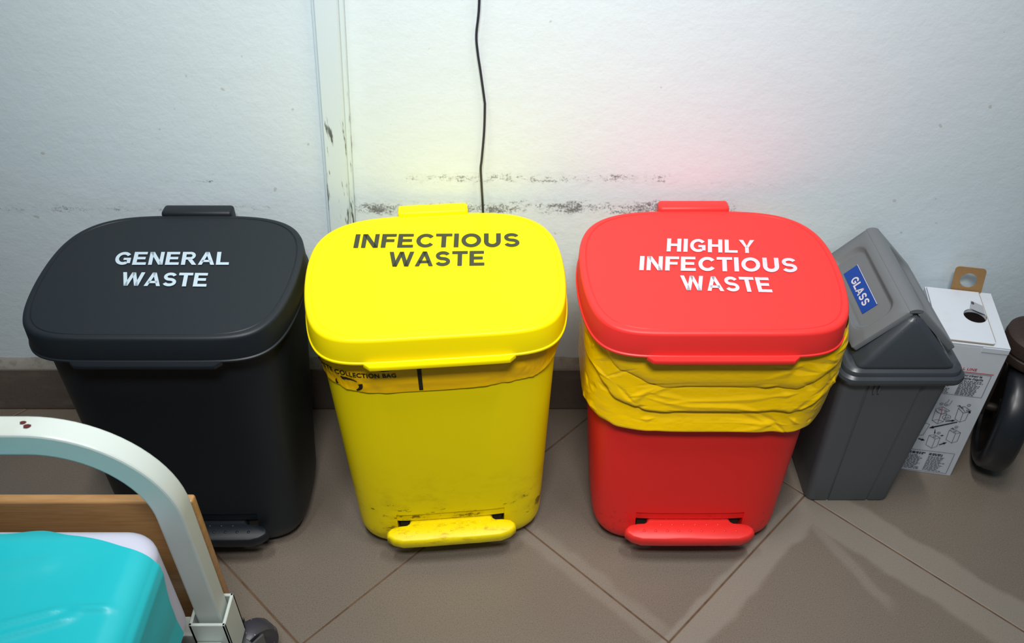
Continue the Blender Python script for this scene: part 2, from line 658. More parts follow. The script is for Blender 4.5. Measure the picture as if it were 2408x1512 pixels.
shared = None
g = GAP / 2
for i in range(-6, 8):
    for j in range(-6, 8):
        c0 = O + e1 * (S * i) + e2 * (S * j)
        cen = c0 + (e1 + e2) * (S / 2)
        if not (-1.75 < cen.x < 1.75 and -1.9 < cen.y < 0.35):
            continue
        pl = [c0 + e1 * g + e2 * g, c0 + e1 * g + e2 * (S - g), c0 + e1 * (S - g) + e2 * (S - g), c0 + e1 * (S - g) + e2 * g]
        loc = [(p.x - cen.x, p.y - cen.y) for p in pl]
        lim = -0.009 - cen.y
        if max(p[1] for p in loc) <= lim:
            if shared is None:
                o = mesh_obj('tile', *tile_mesh(loc), M['tile'], floor, smooth=False)
                shared = o.data
            else:
                o = bpy.data.objects.new('tile', shared)
                col.objects.link(o)
                o.parent = floor
        else:
            loc = clip(loc, lim)
            if len(loc) < 3:
                continue
            o = mesh_obj('tile', *tile_mesh(loc), M['tile'], floor, smooth=False)
        o.location = (cen.x, cen.y, 0)

# skirting: tiles on a bed, a ragged fillet of filler above
base = struct(box_obj('baseboard_back', -2.2, 2.2, -0.003, 0.0, 0.0, 0.116, M['grout']))
sk = None
for i in range(10):
    x0 = -2.2 + 0.44 * i
    if sk is None:
        bm = bmesh.new()
        bm_box(bm, 0.001, 0.439, -0.0085, -0.003, 0.0005, 0.117, 0.0012, 1)
        o = bm_obj('tile', bm, M['skirt'], base)
        sk = o.data
    else:
        o = bpy.data.objects.new('tile', sk)
        col.objects.link(o)
        o.parent = base
    o.location = (x0, 0, 0)
vs, fs = [], []
nseg = 240
for i in range(nseg + 1):
    xx = -2.2 + 4.4 * i / nseg
    zt = 0.147 + 0.004 * noise.noise((xx * 9, 0, 0)) + 0.002 * noise.noise((xx * 40, 3, 0))
    dp = 0.006 + 0.002 * noise.noise((xx * 12, 7, 0))
    vs += [(xx, 0, 0.117), (xx, -dp, 0.117), (xx, -dp, 0.126 + 0.003 * noise.noise((xx * 25, 1, 5))), (xx, -0.0005, zt), (xx, 0, zt)]
for i in range(nseg):
    for k in range(5):
        a, b = i * 5 + k, i * 5 + (k + 1) % 5
        fs.append((a, b, b + 5, a + 5))
struct(mesh_obj('trim_1', vs, fs, M['filler'], None))

# painted trunking on the wall, not quite plumb
def lean(z):
    return -0.3405 + (z - 0.507) * 0.0684


tr = thing('wall_trunking', 'white painted square trunking running up the wall, scuffed near its lower end', 'trunking', (lean(0.15), 0, 0.15))
zs = [0.15 + 2.6 * i / 26 for i in range(27)]


def strip(x0, x1, d, bev):
    rings = []
    for zz in zs:
        lx = lean(zz) - lean(0.15)
        prof = [(x0, 0), (x0, -d + bev), (x0 + bev, -d), (x1 - bev, -d), (x1, -d + bev), (x1, 0)]
        rings.append([(lx + a, b, zz - 0.15) for a, b in prof])
    return loft(rings)


mesh_obj('cover', *strip(0.006, 0.044, 0.024, 0.002), M['trunk'], tr)
mesh_obj('back_channel', *strip(0.0, 0.051, 0.012, 0.0015), M['trunk'], tr)

# black wire hanging down the wall behind the yellow bin
path = [(-0.050, 1.6), (-0.046, 1.25), (-0.049, 1.0), (-0.051, 0.902), (-0.0568, 0.851), (-0.0555, 0.82), (-0.052, 0.79), (-0.0462, 0.737), (-0.0458, 0.725), (-0.0478, 0.681), (-0.053, 0.628), (-0.0552, 0.610), (-0.0545, 0.58), (-0.053, 0.517), (-0.054, 0.42), (-0.060, 0.30), (-0.066, 0.16)]
pts = []
for i in range(len(path) - 1):
    for k in range(6):
        t = k / 6
        p0, p1, p2, p3 = path[max(i - 1, 0)], path[i], path[i + 1], path[min(i + 2, len(path) - 1)]
        c = [0.5 * ((2 * p1[d]) + (-p0[d] + p2[d]) * t + (2 * p0[d] - 5 * p1[d] + 4 * p2[d] - p3[d]) * t * t + (-p0[d] + 3 * p1[d] - 3 * p2[d] + p3[d]) * t ** 3) for d in (0, 1)]
        pts.append((c[0], -0.013 - 0.004 * math.sin(c[1] * 14), c[1]))
o = mesh_obj('wire', *tube(pts, 0.0021, 8), M['cable'])
tag(o, 'thin black wire hanging down the wall behind the yellow bin', 'wire')

# ------------------------------------------------------------------ pedal bins
LA, LB_, NF, NB, BOWS, BOWB, TP = 0.188, 0.1621, 6.5, 4.6, 0.1356, 0.0416, -0.0127
ZF, ZB = 0.5289, 0.5348


def lid_angles(n):
    def pt(t):
        ux, uy = sup(t, NF if math.sin(t) < 0 else NB)
        return Vector((LA * ux * (1 + BOWS * (1 - uy * uy)), LB_ * uy))
    N = 6000
    acc, prev, tabl = 0.0, pt(0), [(0.0, 0.0)]
    for i in range(1, N + 1):
        t = 2 * math.pi * i / N
        c = pt(t)
        acc += (c - prev).length
        prev = c
        tabl.append((acc, t))
    res, j = [], 0
    for k in range(n):
        s_ = acc * k / n
        while tabl[j + 1][0] < s_:
            j += 1
        a, b = tabl[j], tabl[j + 1]
        res.append(a[1] + (b[1] - a[1]) * (s_ - a[0]) / max(b[0] - a[0], 1e-12))
    return res


LID_T = lid_angles(240)


def lid_ring(off, dz):
    r = []
    for t in LID_T:
        nn = NF if math.sin(t) < 0 else NB
        ux, uy = sup(t, nn)
        a, b = LA + off, LB_ + off
        xx, yy = a * ux, b * uy
        xx *= 1 - TP * yy / b
        xx *= 1 + BOWS * (1 - (yy / b) ** 2)
        if uy > 0:
            yy *= 1 + BOWB * (1 - min(1, (ux) ** 2))
        zz = ZF + (ZB - ZF) * (yy / LB_ + 1) / 2 + dz
        r.append((xx, yy, zz))
    return r


BAT, BBT, BAB, BBB, BN, YT, YB = 0.2005, 0.1480, 0.1707, 0.1140, 4.4, 0.010, -0.048
BR = 0.048
TOPZ = 0.49


def body_pt(t, z, off=0.0):
    ux, uy = sup(t, BN)
    wz = z / TOPZ
    a = BAB + (BAT - BAB) * wz
    b = BBB + (BBT - BBB) * wz
    y0 = YB + (YT - YB) * wz
    ins = 0
    if z < BR:
        ins = BR - math.sqrt(max(BR * BR - (BR - z) ** 2, 0))
        ins *= 0.80
    x, y = (a - ins) * ux, (b - ins) * uy
    if off:
        # push out along the section's normal
        nx = math.copysign(abs(ux) ** (BN - 1), ux) / a
        ny = math.copysign(abs(uy) ** (BN - 1), uy) / b
        l = math.hypot(nx, ny)
        x += nx / l * off
        y += ny / l * off
    return Vector((x, y + y0, z))


def t_for_x(fx):
    """angle on the front half where x is fx of the half width"""
    lo, hi = math.pi, 2 * math.pi
    for _ in range(50):
        mid = (lo + hi) / 2
        if sup(mid, BN)[0] < fx:
            lo = mid
        else:
            hi = mid
    return (lo + hi) / 2


SLOT = 0.56


def bin_angles():
    tl, tr_ = t_for_x(-SLOT), t_for_x(SLOT)
    a = []
    for i in range(60):
        a.append(tr_ - 2 * math.pi + (tl - (tr_ - 2 * math.pi)) * i / 60)
    for i in range(12):
        a.append(tl + (tr_ - tl) * i / 12)
    return a, 60, 72


def make_bin(name, label, cx, cy, yaw, body_m, lid_m, pedal_m, dz=0.0, slot_m=None):
    root = thing(name, label, 'waste bin', (cx, cy, 0), yaw)
    ang, s0, s1 = bin_angles()
    n = len(ang)
    zl = [0.0, 0.004, 0.010, 0.018, 0.028, 0.038, 0.048, 0.062, 0.080, 0.100] + [0.13] + [0.16 + 0.034 * i for i in range(11)]
    zl = [q for q in zl if q < 0.505]
    rings = [[body_pt(t, q) for t in ang] for q in zl]
    # turn in at the top: the rim has a wall thickness
    top = [p + Vector((0, 0, 0.003)) for p in rings[-1]]
    inner = [body_pt(t, zl[-1], -0.004) + Vector((0, 0, 0.003)) for t in ang]
    inner2 = [body_pt(t, zl[-1] - 0.05, -0.004) for t in ang]
    floor_in = [body_pt(t, 0.08, -0.004) for t in ang]
    rings += [top, inner, inner2, floor_in]
    v, f = loft(rings, True, True)
    me = bpy.data.meshes.new('body')
    me.from_pydata([tuple(p) for p in v], [], f)
    bm = bmesh.new()
    bm.from_mesh(me)
    bpy.data.meshes.remove(me)
    bm.faces.ensure_lookup_table()
    slot = []
    for ri in range(4, 9):
        for k in range(s0, s1):
            slot.append(bm.faces[ri * n + k])
    ex = bmesh.ops.extrude_face_region(bm, geom=slot)
    nv = [g_ for g_ in ex['geom'] if isinstance(g_, bmesh.types.BMVert)]
    bmesh.ops.translate(bm, verts=nv, vec=(0, 0.055, 0))
    bmesh.ops.delete(bm, geom=[q for q in slot if q.is_valid], context='FACES')
    body = bm_obj('body', bm, body_m, root, angle=40)
    # mechanism plate seen inside the pedal slot
    box_obj('pedal_housing', -0.094, 0.094, -0.146, -0.141, 0.029, 0.099, slot_m or M['slot_dark'], root)

    # lid: skirt, rounded shoulder, raised rim, fine groove, flat top
    R = lid_ring
    rings = [R(-0.004, -0.030), R(-0.004, -0.047), R(0.0015, -0.0485), R(0.0035, -0.047), R(0.0035, -0.0445), R(0.0018, -0.043), R(0.0005, -0.006), R(-0.0005, -0.0025), R(-0.0025, -0.0006), R(-0.005, 0.0),
             R(-0.0085, -0.0002), R(-0.0092, -0.0013), R(-0.0100, -0.0013), R(-0.0108, -0.0004), R(-0.03, -0.0002), R(-0.09, -0.0002)]
    rings = [[(p[0], p[1], p[2] + dz) for p in r] for r in rings]
    v, f = loft(rings, False, True)
    lid = mesh_obj('lid', v, f, lid_m, root, angle=38)
    # grip lip at the front of the lid
    lip = bmesh.new()
    prof = []
    for i in range(25):
        xx = -0.118 + 0.236 * i / 24
        r_ = R(0.002, 0)
        yf = min((p for p in r_ if p[1] < 0), key=lambda p: abs(p[0] - xx))[1]
        e = 1 - smooth01(abs(xx), 0.108, 0.118)
        prof.append((xx, yf, 0.002 + 0.0095 * e))
    rr_ = []
    for xx, yf, d in prof:
        zb = ZF - 0.052 + dz
        rr_.append([(xx, yf + 0.004, zb + 0.008), (xx, yf - d + 0.001, zb + 0.0078), (xx, yf - d, zb + 0.006), (xx, yf - d + 0.001, zb), (xx, yf + 0.004, zb - 0.001)])
    mesh_obj('grip_lip', *loft(rr_), lid_m, lid, angle=40)
    # hinge block behind the lid
    hb = bmesh.new()
    bm_box(hb, -0.063, 0.063, LB_ + 0.004, LB_ + 0.032, 0.42, ZB + 0.006 + dz, 0.006, 3)
    bm_obj('hinge', hb, lid_m, root)
    # pedal: neck inside the slot, wide tread in front
    out = [(-0.076, -0.110), (-0.076, -0.150), (-0.079, -0.157), (-0.086, -0.1612), (-0.100, -0.162), (-0.112, -0.1645), (-0.1185, -0.171), (-0.118, -0.179), (-0.108, -0.187), (-0.092, -0.1925),
           (-0.05, -0.194), (0, -0.1945)]
    plan = out + [(-a, b) for a, b in reversed(out[:-1])]
    cxy = (0, -0.165)

    def pring(k, zoff):
        r_ = []
        for a, b in plan:
            q = Vector((a - cxy[0], b - cxy[1]))
            q *= (1 - k / max(q.length, 0.01))
            yy = q.y + cxy[1]
            zt = 0.077 + (yy + 0.145) * 0.12
            r_.append((q.x + cxy[0], yy, zt + zoff))
        return r_
    ped = mesh_obj('pedal', *loft([pring(0.003, -0.021), pring(0.0, -0.018), pring(0.0, -0.007), pring(0.0025, -0.0015), pring(0.006, 0.0)]), pedal_m, root, angle=45)
    V, F = [], []
    for yy, xs in ((-0.150, [-0.063 + 0.021 * i for i in range(7)]), (-0.163, [-0.0525 + 0.021 * i for i in range(6)]), (-0.176, [-0.084 + 0.021 * i for i in range(9)])):
        for xx in xs:
            zt = 0.077 + (yy + 0.145) * 0.12 - 0.0004
            b = len(V)
            for rr2, hh in ((0.0030, 0.0), (0.0024, 0.0012), (0.0010, 0.0019)):
                for k in range(8):
                    a = 2 * math.pi * k / 8
                    V.append((xx + rr2 * math.cos(a), yy + rr2 * math.sin(a), zt + hh))
            for q in range(2):
                for k in range(8):
                    F.append((b + q * 8 + k, b + q * 8 + (k + 1) % 8, b + (q + 1) * 8 + (k + 1) % 8, b + (q + 1) * 8 + k))
            F.append(tuple(b + 16 + k for k in range(8)))
    d_ = mesh_obj('tread_bumps', V, F, pedal_m, ped)
    d_['kind'] = 'stuff'
    return root, lid


def lid_text(lid, s, left, angdeg, width, cap, mat, dz=0.0, shear=0.0, bold=0.028, label=None):
    v, f = sign_text(s)
    a = math.radians(angdeg)
    out = []
    for p in v:
        q = (p[0] * width + shear * p[1], p[1] * cap)
        xx = left[0] + q[0] * math.cos(a) - q[1] * math.sin(a)
        yy = left[1] + q[0] * math.sin(a) + q[1] * math.cos(a)
        out.append((xx, yy, ZF + (ZB - ZF) * (yy / LB_ + 1) / 2 + dz + 0.0010))
    o = mesh_obj('lettering', out, f, mat, lid, smooth=False)
    o['label'] = label or ('lettering reading ' + s)
    return o


bb, lidb = make_bin('pedal_bin', 'black pedal bin marked GENERAL WASTE in white letters', -0.5647, -0.2176, -0.001, M['black'], M['black'], M['black'])
lid_text(lidb, 'GENERAL', (-0.0975, 0.0199), 0.1, 0.191, 0.0357, M['ink_blue_white'], shear=-0.006)
lid_text(lidb, 'WASTE', (-0.0697, -0.0355), -0.9, 0.1408, 0.0355, M['ink_blue_white'], shear=-0.006)

yb, lidy = make_bin('pedal_bin', 'bright yellow pedal bin marked INFECTIOUS WASTE in dark letters', -0.1262, -0.2133, 0.0906, M['yellow'], M['yellow_lid'], M['yellow_pedal'])
lid_text(lidy, 'INFECTIOUS', (-0.1378, 0.076), -4.4, 0.2834, 0.0395, M['ink_olive'], bold=0.034)
lid_text(lidy, 'WASTE', (-0.0786, 0.0182), -3.9, 0.1602, 0.0405, M['ink_olive'], bold=0.034)

DZR = 0.0078
rb, lidr = make_bin('pedal_bin', 'red pedal bin marked HIGHLY INFECTIOUS WASTE in white letters', 0.3256, -0.2149, 0.0004, M['red_body'], M['red_lid'], M['red'], DZR)
lid_text(lidr, 'HIGHLY', (-0.0661, 0.044), -1.9, 0.1477, 0.0373, M['ink_white'], DZR, 0.005)
lid_text(lidr, 'INFECTIOUS', (-0.1175, -0.0072), -1.3, 0.2583, 0.0384, M['ink_white'], DZR, 0.005)
lid_text(lidr, 'WASTE', (-0.054, -0.0593), -2.2, 0.1425, 0.038, M['ink_white'], DZR, 0.0)


# ------------------------------------------------------------------ bin liners
def liner(name, fn, nt, nv, mat, parent=None):
    V, F = [], []
    for j in range(nv + 1):
        for i in range(nt):
            V.append(fn(2 * math.pi * i / nt, j / nv))
    for j in range(nv):
        for i in range(nt):
            k = (i + 1) % nt
            F.append((j * nt + i, j * nt + k, (j + 1) * nt + k, (j + 1) * nt + i))
    return mesh_obj(name, V, F, mat, parent, angle=60)


def hem_y(t):
    ux, uy = sup(t, BN)
    fr = smooth01(-uy, 0.2, 1.0)
    z_ = 0.432 - 0.030 * fr
    z_ += 0.006 * ux * fr * (1 if ux > 0 else -0.4) + 0.0025 * math.sin(5 * t + 1) + 0.03 * smooth01(ux, 0.75, 1.0)
    return z_


def ybag(t, v_):
    h = hem_y(t)
    z_ = 0.500 + (h - 0.500) * v_
    ux, uy = sup(t, BN)
    d = 0.0035 + 0.003 * math.sin(math.pi * min(v_ * 1.1, 1)) + 0.0035 * smooth01(ux, 0.6, 1.0)
    q = noise.noise((math.cos(t) * 6, math.sin(t) * 6, z_ * 45))
    d += 0.0016 * q + 0.0018 * abs(noise.noise((math.cos(t) * 14, math.sin(t) * 14, z_ * 60 + t * 2)))
    return body_pt(t, z_, max(d, 0.0015))


bagy = thing('bin_liner', 'yellow plastic bag folded over the rim of the yellow bin', 'bin liner', (-0.1262, -0.2133, 0.0), 0.0906)
liner('bag_cuff', ybag, 360, 24, M['bag_y'], bagy)

# print on that bag, wrapped round its front
tab = []
t_, acc, prev = 1.5 * math.pi, 0.0, body_pt(1.5 * math.pi, 0.43)
for i in range(1200):
    tab.append((acc, t_))
    t_ -= 0.0015
    cur = body_pt(t_, 0.43)
    acc -= (cur - prev).length
    prev = cur


def t_of_s(s):
    if s >= 0:
        return 1.5 * math.pi + s / 0.1985 * 0.2
    lo, hi = 0, len(tab) - 1
    while hi - lo > 1:
        mid = (lo + hi) // 2
        if tab[mid][0] > s:
            lo = mid
        else:
            hi = mid
    k = (s - tab[lo][0]) / (tab[hi][0] - tab[lo][0])
    return tab[lo][1] + k * (tab[hi][1] - tab[lo][1])


def on_bag(s, z_):
    t = t_of_s(s)
    h = hem_y(t)
    vv = (0.5 - z_) / (0.5 - h)
    p = ybag(t, min(vv, 1.0))
    c = body_pt(t, z_, 0.0)
    d = p - c
    return p + d.normalized() * 0.0012


v, f = text_flat('WASTE COLLECTION BAG', 0.03, 1.08)
mesh_obj('lettering', [on_bag(-0.208 + p[0] * 0.137, 0.4345 + p[1] * 0.0095 + 0.004 * (1 - p[0])) for p in v], f, M['ink_black'], bagy, smooth=False)['label'] = 'lettering reading WASTE COLLECTION BAG'
def bag_mark(name, path_, wd, tips, label):
    out = ([], [])
    ribbon(path_, wd, out, tips)
    keep = [f_ for f_ in out[1] if all(out[0][i][1] > hem_y(t_of_s(out[0][i][0])) + 0.0005 for i in f_)]
    o = mesh_obj(name, [on_bag(*p) for p in out[0]], keep, M['ink_black'], bagy, smooth=False)
    o['label'] = label


bag_mark('printed_bar', [(-0.034 + 0.003 * (0.455 - q), q) for q in [0.458 - 0.0045 * i for i in range(13)]], 0.0065, None, 'black printed bar')
for c0, c1, r0, wd in ((40, 115, 0.019, 0.006), (160, 235, 0.019, 0.006), (-80, 15, 0.019, 0.006)):
    n = 14
    bag_mark('printed_arrow', [(-0.150 + r0 * math.cos(math.radians(c0 + (c1 - c0) * i / n)) * 1.1, 0.417 + r0 * math.sin(math.radians(c0 + (c1 - c0) * i / n)) * 0.72) for i in range(n + 1)], wd,
             [0.25 + 1.0 * i / n for i in range(n + 1)], 'curved black printed arrow')
bag_mark('printed_dash', [(-0.112, 0.4535), (-0.09, 0.4525), (-0.07, 0.4525)], 0.006, [0.3, 1, 0.4], 'fragment of black print under the lid')


def hem_r(t):
    ux, uy = sup(t, BN)
    fr = smooth01(-uy, 0.3, 1.0)
    z_ = 0.318 + 0.010 * fr - 0.010 * smooth01(ux, 0.3, 0.9) * (1 - fr) * 2
    z_ += 0.008 * math.sin(2 * t + 0.6) * 0.6 + 0.005 * noise.noise((math.cos(t) * 5, math.sin(t) * 5, 2.0)) - 0.006 * abs(math.sin(t * 2.5 + 0.9))
    return z_


rnd = random.Random(21)
T32 = 1.5 * math.pi


def curve_at(tb, x):
    """smooth interpolation through (x, y) points"""
    if x <= tb[0][0]:
        return tb[0][1]
    for (x0, y0), (x1, y1) in zip(tb, tb[1:]):
        if x <= x1:
            return y0 + (y1 - y0) * smooth01(x, x0, x1)
    return tb[-1][1]


# two big folds hang across the front like swags; below them the hem roll
FOLD1 = [(-3.1, 0.30), (-1.5, 0.10), (-1.0, 0.14), (-0.55, 0.36), (-0.1, 0.50), (0.3, 0.50), (0.8, 0.36), (1.3, 0.22), (2.0, 0.25), (3.1, 0.30)]
FOLD2 = [(-3.1, 0.66), (-1.6, 0.40), (-1.1, 0.46), (-0.6, 0.70), (-0.1, 0.78), (0.35, 0.76), (0.8, 0.66), (1.3, 0.55), (2.0, 0.60), (3.1, 0.66)]
creases = []
for k in range(74):
    tc, vc = rnd.uniform(-math.pi, math.pi), rnd.uniform(0.05, 0.97)
    if k < 58:
        tc = rnd.uniform(-1.3, 1.6)
    ln, sl_ = rnd.uniform(0.12, 0.55), rnd.uniform(-0.7, 0.7)
    creases.append((tc, vc, ln / 2, sl_, rnd.uniform(0.03, 0.07), rnd.uniform(0.0014, 0.0036) * rnd.choice((1, 1, -1))))


def crease_sum(dt0, v_):
    d = 0.0
    for tc, vc, hl, sl_, wd, am in creases:
        dt = dt0 - tc
        if abs(dt) > hl:
            continue
        q = dt / hl
        e = abs(v_ - (vc + sl_ * dt)) / (wd * (1.05 - abs(q)))
        if e < 1:
            d += am * (1 - abs(q)) * (1 - e)
    return d


def tier(v_, lo, hi):
    """slack film: swells slowly, turns under sharply at the fold"""
    x_ = (v_ - lo) / (hi - lo)
    if x_ < 0 or x_ > 1:
        return 0.0
    if x_ < 0.84:
        return (x_ / 0.84) ** 0.8
    e = (x_ - 0.84) / 0.16
    return math.sqrt(max(0.0, 1 - e ** 2.4))


def rbag(t, v_):
    ux, uy = sup(t, BN)
    cx_, sy_ = math.cos(t), math.sin(t)
    dt = (t - T32 + math.pi) % (2 * math.pi) - math.pi
    h = hem_r(t)
    z_ = 0.503 + (h - 0.503) * v_
    right = smooth01(ux, 0.35, 1.0)
    left = smooth01(-ux, 0.5, 1.0)
    d = 0.004 + 0.017 * right * math.sin(math.pi * min(1, v_ * 0.85 + 0.18)) + 0.003 * v_
    wob = 0.03 * noise.noise((dt * 3.1, 2.0, 0.0)) + 0.012 * noise.noise((dt * 11, 5.0, 0.0))
    f1, f2 = curve_at(FOLD1, dt) + wob, curve_at(FOLD2, dt) + wob * 0.7
    a1 = 0.0100 * (0.75 + 0.25 * math.sin(dt * 2.3 + 1))
    a2 = 0.0120 * (0.75 + 0.25 * math.sin(dt * 1.7 + 2))
    a3 = 0.0130
    if v_ < f1:
        d += a1 * tier(v_, -0.25, f1)
    elif v_ < f2:
        d += a2 * (0.15 + 0.85 * tier(v_, f1, f2)) if f2 - f1 > 0.02 else 0
    else:
        d += a3 * (0.15 + 0.85 * tier(v_, f2, 1.02))
    d += crease_sum(dt, v_) * smooth01(v_, 0.0, 0.1)
    d += 0.0025 * noise.noise((cx_ * 2.6, sy_ * 2.6, z_ * 9))
    d *= 1 - 0.25 * left
    p = body_pt(t, z_, max(d, 0.002))
    p.z += 0.004 * noise.noise((dt * 2.2, v_ * 2, 3.0)) * v_
    return p


bagr = liner('bin_liner', rbag, 480, 150, M['bag'])
bagr.location = (0.3256, -0.2149, 0)
bagr.rotation_euler = (0, 0, 0.0004)
tag(bagr, 'crumpled glossy yellow bag bulging out under the red lid', 'bin liner')

# ------------------------------------------------------------------ grey swing-top bin
gb = thing('swing_bin', 'grey swing-top bin with a blue GLASS sticker, between red bin and white box', 'waste bin', (0.667, -0.155, 0))


def gsec(zf, n=6):
    """body section at height fraction zf with shallow front panel"""
    hx = 0.082 + (0.094 - 0.082) * zf
    y0 = -0.109 - 0.026 * zf
    y1 = 0.095 + 0.030 * zf
    cx_ = -0.002 - 0.004 * zf
    r = 0.016
    p = []
    hy, cy_ = (y1 - y0) / 2, (y0 + y1) / 2
    base_ = rrect(hx, hy, r, n, cx_, cy_)
    # front side runs between the end of the last corner and the start of the first
    front = [(-0.046, 0), (-0.0445, 0.0022), (-0.0425, 0.0022), (-0.041, 0), (-0.02, 0), (0.02, 0), (0.040, 0), (0.0425, 0.0030), (0.0455, 0.0030), (0.048, 0)]
    return base_ + [(cx_ + a * (0.9 + 0.2 * zf), y0 + b) for a, b in front]


rings = []
H_ = 0.360
for z_, ins in ((0.0, 0.004), (0.003, 0.001), (0.008, 0.0), (0.09, 0), (0.18, 0), (0.27, 0), (H_, 0)):
    s_ = gsec(z_ / H_)
    rings.append([(a * (1 - ins / 0.09), b * (1 - ins / 0.1), z_) for a, b in s_])
mesh_obj('body', *loft(rings), M['grey'], gb, angle=30)
# two short moulded ribs under the rim
for xx in (-0.041, -0.033):
    box_obj('rib', xx - 0.0016, xx + 0.0016, -0.1370, -0.131, 0.325, 0.357, M['grey'], gb, 0.0008, 1)
# hood: rolled rim, step, gable ends
hood = bmesh.new()
HX, HY0, HY1 = 0.107, -0.147, 0.146
cy_ = (HY0 + HY1) / 2
hy_ = (HY1 - HY0) / 2
rings = []
for ins, z_ in ((0.014, 0.352), (0.004, 0.352), (0.0, 0.355), (-0.0015, 0.361), (0.0, 0.3665), (0.003, 0.369), (0.005, 0.3705), (0.0055, 0.3745), (0.007, 0.378), (0.012, 0.3815), (0.016, 0.383)):
    rings.append([(a, b, z_) for a, b in rrect(HX - ins, hy_ - ins, 0.026 - ins * 0.4, 8, 0, cy_)])
v, f = loft(rings, True, True)
rim = mesh_obj('lid_rim', v, f, M['grey_hood'], gb, angle=28)
# gable hood (under the flap), a softened prism
RZ = 0.487


def gable(x0, ya, yb_, ra, rb_, zb, zr, wr):
    """verts of a roof: base rectangle and a ridge of width wr"""
    return [(-x0, ya, zb), (x0, ya, zb), (x0, yb_, zb), (-x0, yb_, zb), (-wr, ra, zr), (wr, ra, zr), (wr, rb_, zr), (-wr, rb_, zr)]


bm = bmesh.new()
vs = [bm.verts.new(p) for p in gable(0.088, -0.138, 0.140, -0.112, 0.136, 0.379, RZ - 0.013, 0.008)]
for q in ((0, 3, 2, 1), (0, 1, 5, 4), (1, 2, 6, 5), (2, 3, 7, 6), (3, 0, 4, 7), (4, 5, 6, 7)):
    bm.faces.new([vs[i] for i in q])
bmesh.ops.recalc_face_normals(bm, faces=bm.faces)
bmesh.ops.bevel(bm, geom=[e for e in bm.edges], offset=0.011, segments=5, profile=0.5, affect='EDGES')
bm_obj('hood', bm, M['grey_hood'], gb, angle=40)
# saddle-shaped flap over both slopes, with a dished panel on each side
sl = Vector((0.096, 0, -0.100)).normalized()
flap_root = None
for side in (-1, 1):
    def P(s, yy, d, side=side):
        """s down the slope from the ridge, d out of the slope"""
        xx = 0.010 + sl.x * s + (-sl.z) * d
        zz = RZ - 0.0045 + sl.z * s + sl.x * d
        return (side * xx, yy, zz)
    L_ = 0.112
    sc_, syc = L_ / 2, 0.016
    n = 40
    rect, rin, rin2, rin3 = [], [], [], []

    def shape(hs, hyy, r, ex):
        return rrect(hs, hyy, r, 9)
    rings = []
    for (hs, hyy, r, d) in ((L_ / 2, 0.120, 0.004, -0.0090), (L_ / 2, 0.120, 0.004, 0.0005), (L_ / 2 - 0.0012, 0.1188, 0.004, 0.0016),
                            (0.041, 0.098, 0.024, 0.0016), (0.039, 0.096, 0.023, 0.0010), (0.037, 0.094, 0.022, -0.0010), (0.033, 0.090, 0.019, -0.0058), (0.031, 0.088, 0.018, -0.0066), (0.0295, 0.0865, 0.017, -0.0068)):
        rings.append([P(sc_ + a, syc + b, d) for a, b in rrect(hs, hyy, r, 9)])
    v, f = loft(rings, True, True)
    o = mesh_obj('flap', v, f, M['grey_flap'], gb, angle=50)
    if side < 0:
        flap_root = o
        PL = P
# rounded ridge of the flap
rg = []
for yy in (-0.104, 0.136):
    ring = []
    for k in range(13):
        a = math.radians(-45 + 90 * k / 12)
        ring.append((math.sin(a) * 0.0165, yy, RZ - 0.0125 + math.cos(a) * 0.0125))
    rg.append(ring + [(0.011, yy, RZ - 0.008), (-0.011, yy, RZ - 0.008)])
mesh_obj('flap_ridge', *loft(rg), M['grey_flap'], gb, angle=50)
# GLASS sticker: reads towards the room, its head towards the ridge
YS0, YS1 = 0.075, -0.040        # text runs from the wall side to the room side
S0, S1 = 0.0735, 0.0435         # lower and upper edge down the slope


def on_flap(a, b, d):
    return PL(S0 + (S1 - S0) * b, YS0 + (YS1 - YS0) * a, -0.0068 + d)


st = mesh_obj('sticker', [on_flap(a, b, d) for d in (0.0, 0.0012) for a, b in ((0, 0), (1, 0), (1, 1), (0, 1))],
              [(3, 2, 1, 0), (4, 5, 6, 7), (0, 1, 5, 4), (1, 2, 6, 5), (2, 3, 7, 6), (3, 0, 4, 7)], M['sticker'], flap_root, smooth=False)
st['label'] = 'blue sticker reading GLASS'
v, f = sign_text('GLASS', 0.12)
# letters join the sticker mesh's child level limit, so they hang on the flap
o = mesh_obj('lettering', [on_flap(0.22 + p[0] * 0.66, 0.20 + p[1] * 0.50, 0.0017) for p in v], f, M['ink_white'], flap_root, smooth=False)
o['label'] = 'white lettering reading GLASS'
mesh_obj('sticker_edge', [on_flap(a, b, 0.0016) for a, b in ((0, 0.965), (1, 0.965), (1, 1.0), (0, 1.0))], [(0, 1, 2, 3)], M['ink_white'], flap_root, smooth=False)

# ------------------------------------------------------------------ white disposal box with instructions
BXW, BXD, BXH = 0.122, 0.164, 0.347
bx = thing('disposal_box', 'white cardboard sharps disposal box with printed instructions, beside the grey bin', 'box', (0.895, -0.2, 0), math.radians(-10.5))
HC, HRX = (-0.046, 0.082), 0.0205
# four sides
box_obj('carton', -BXW, 0, 0, BXD, 0.0, BXH - 0.004, M['card'], bx, 0.001, 1)
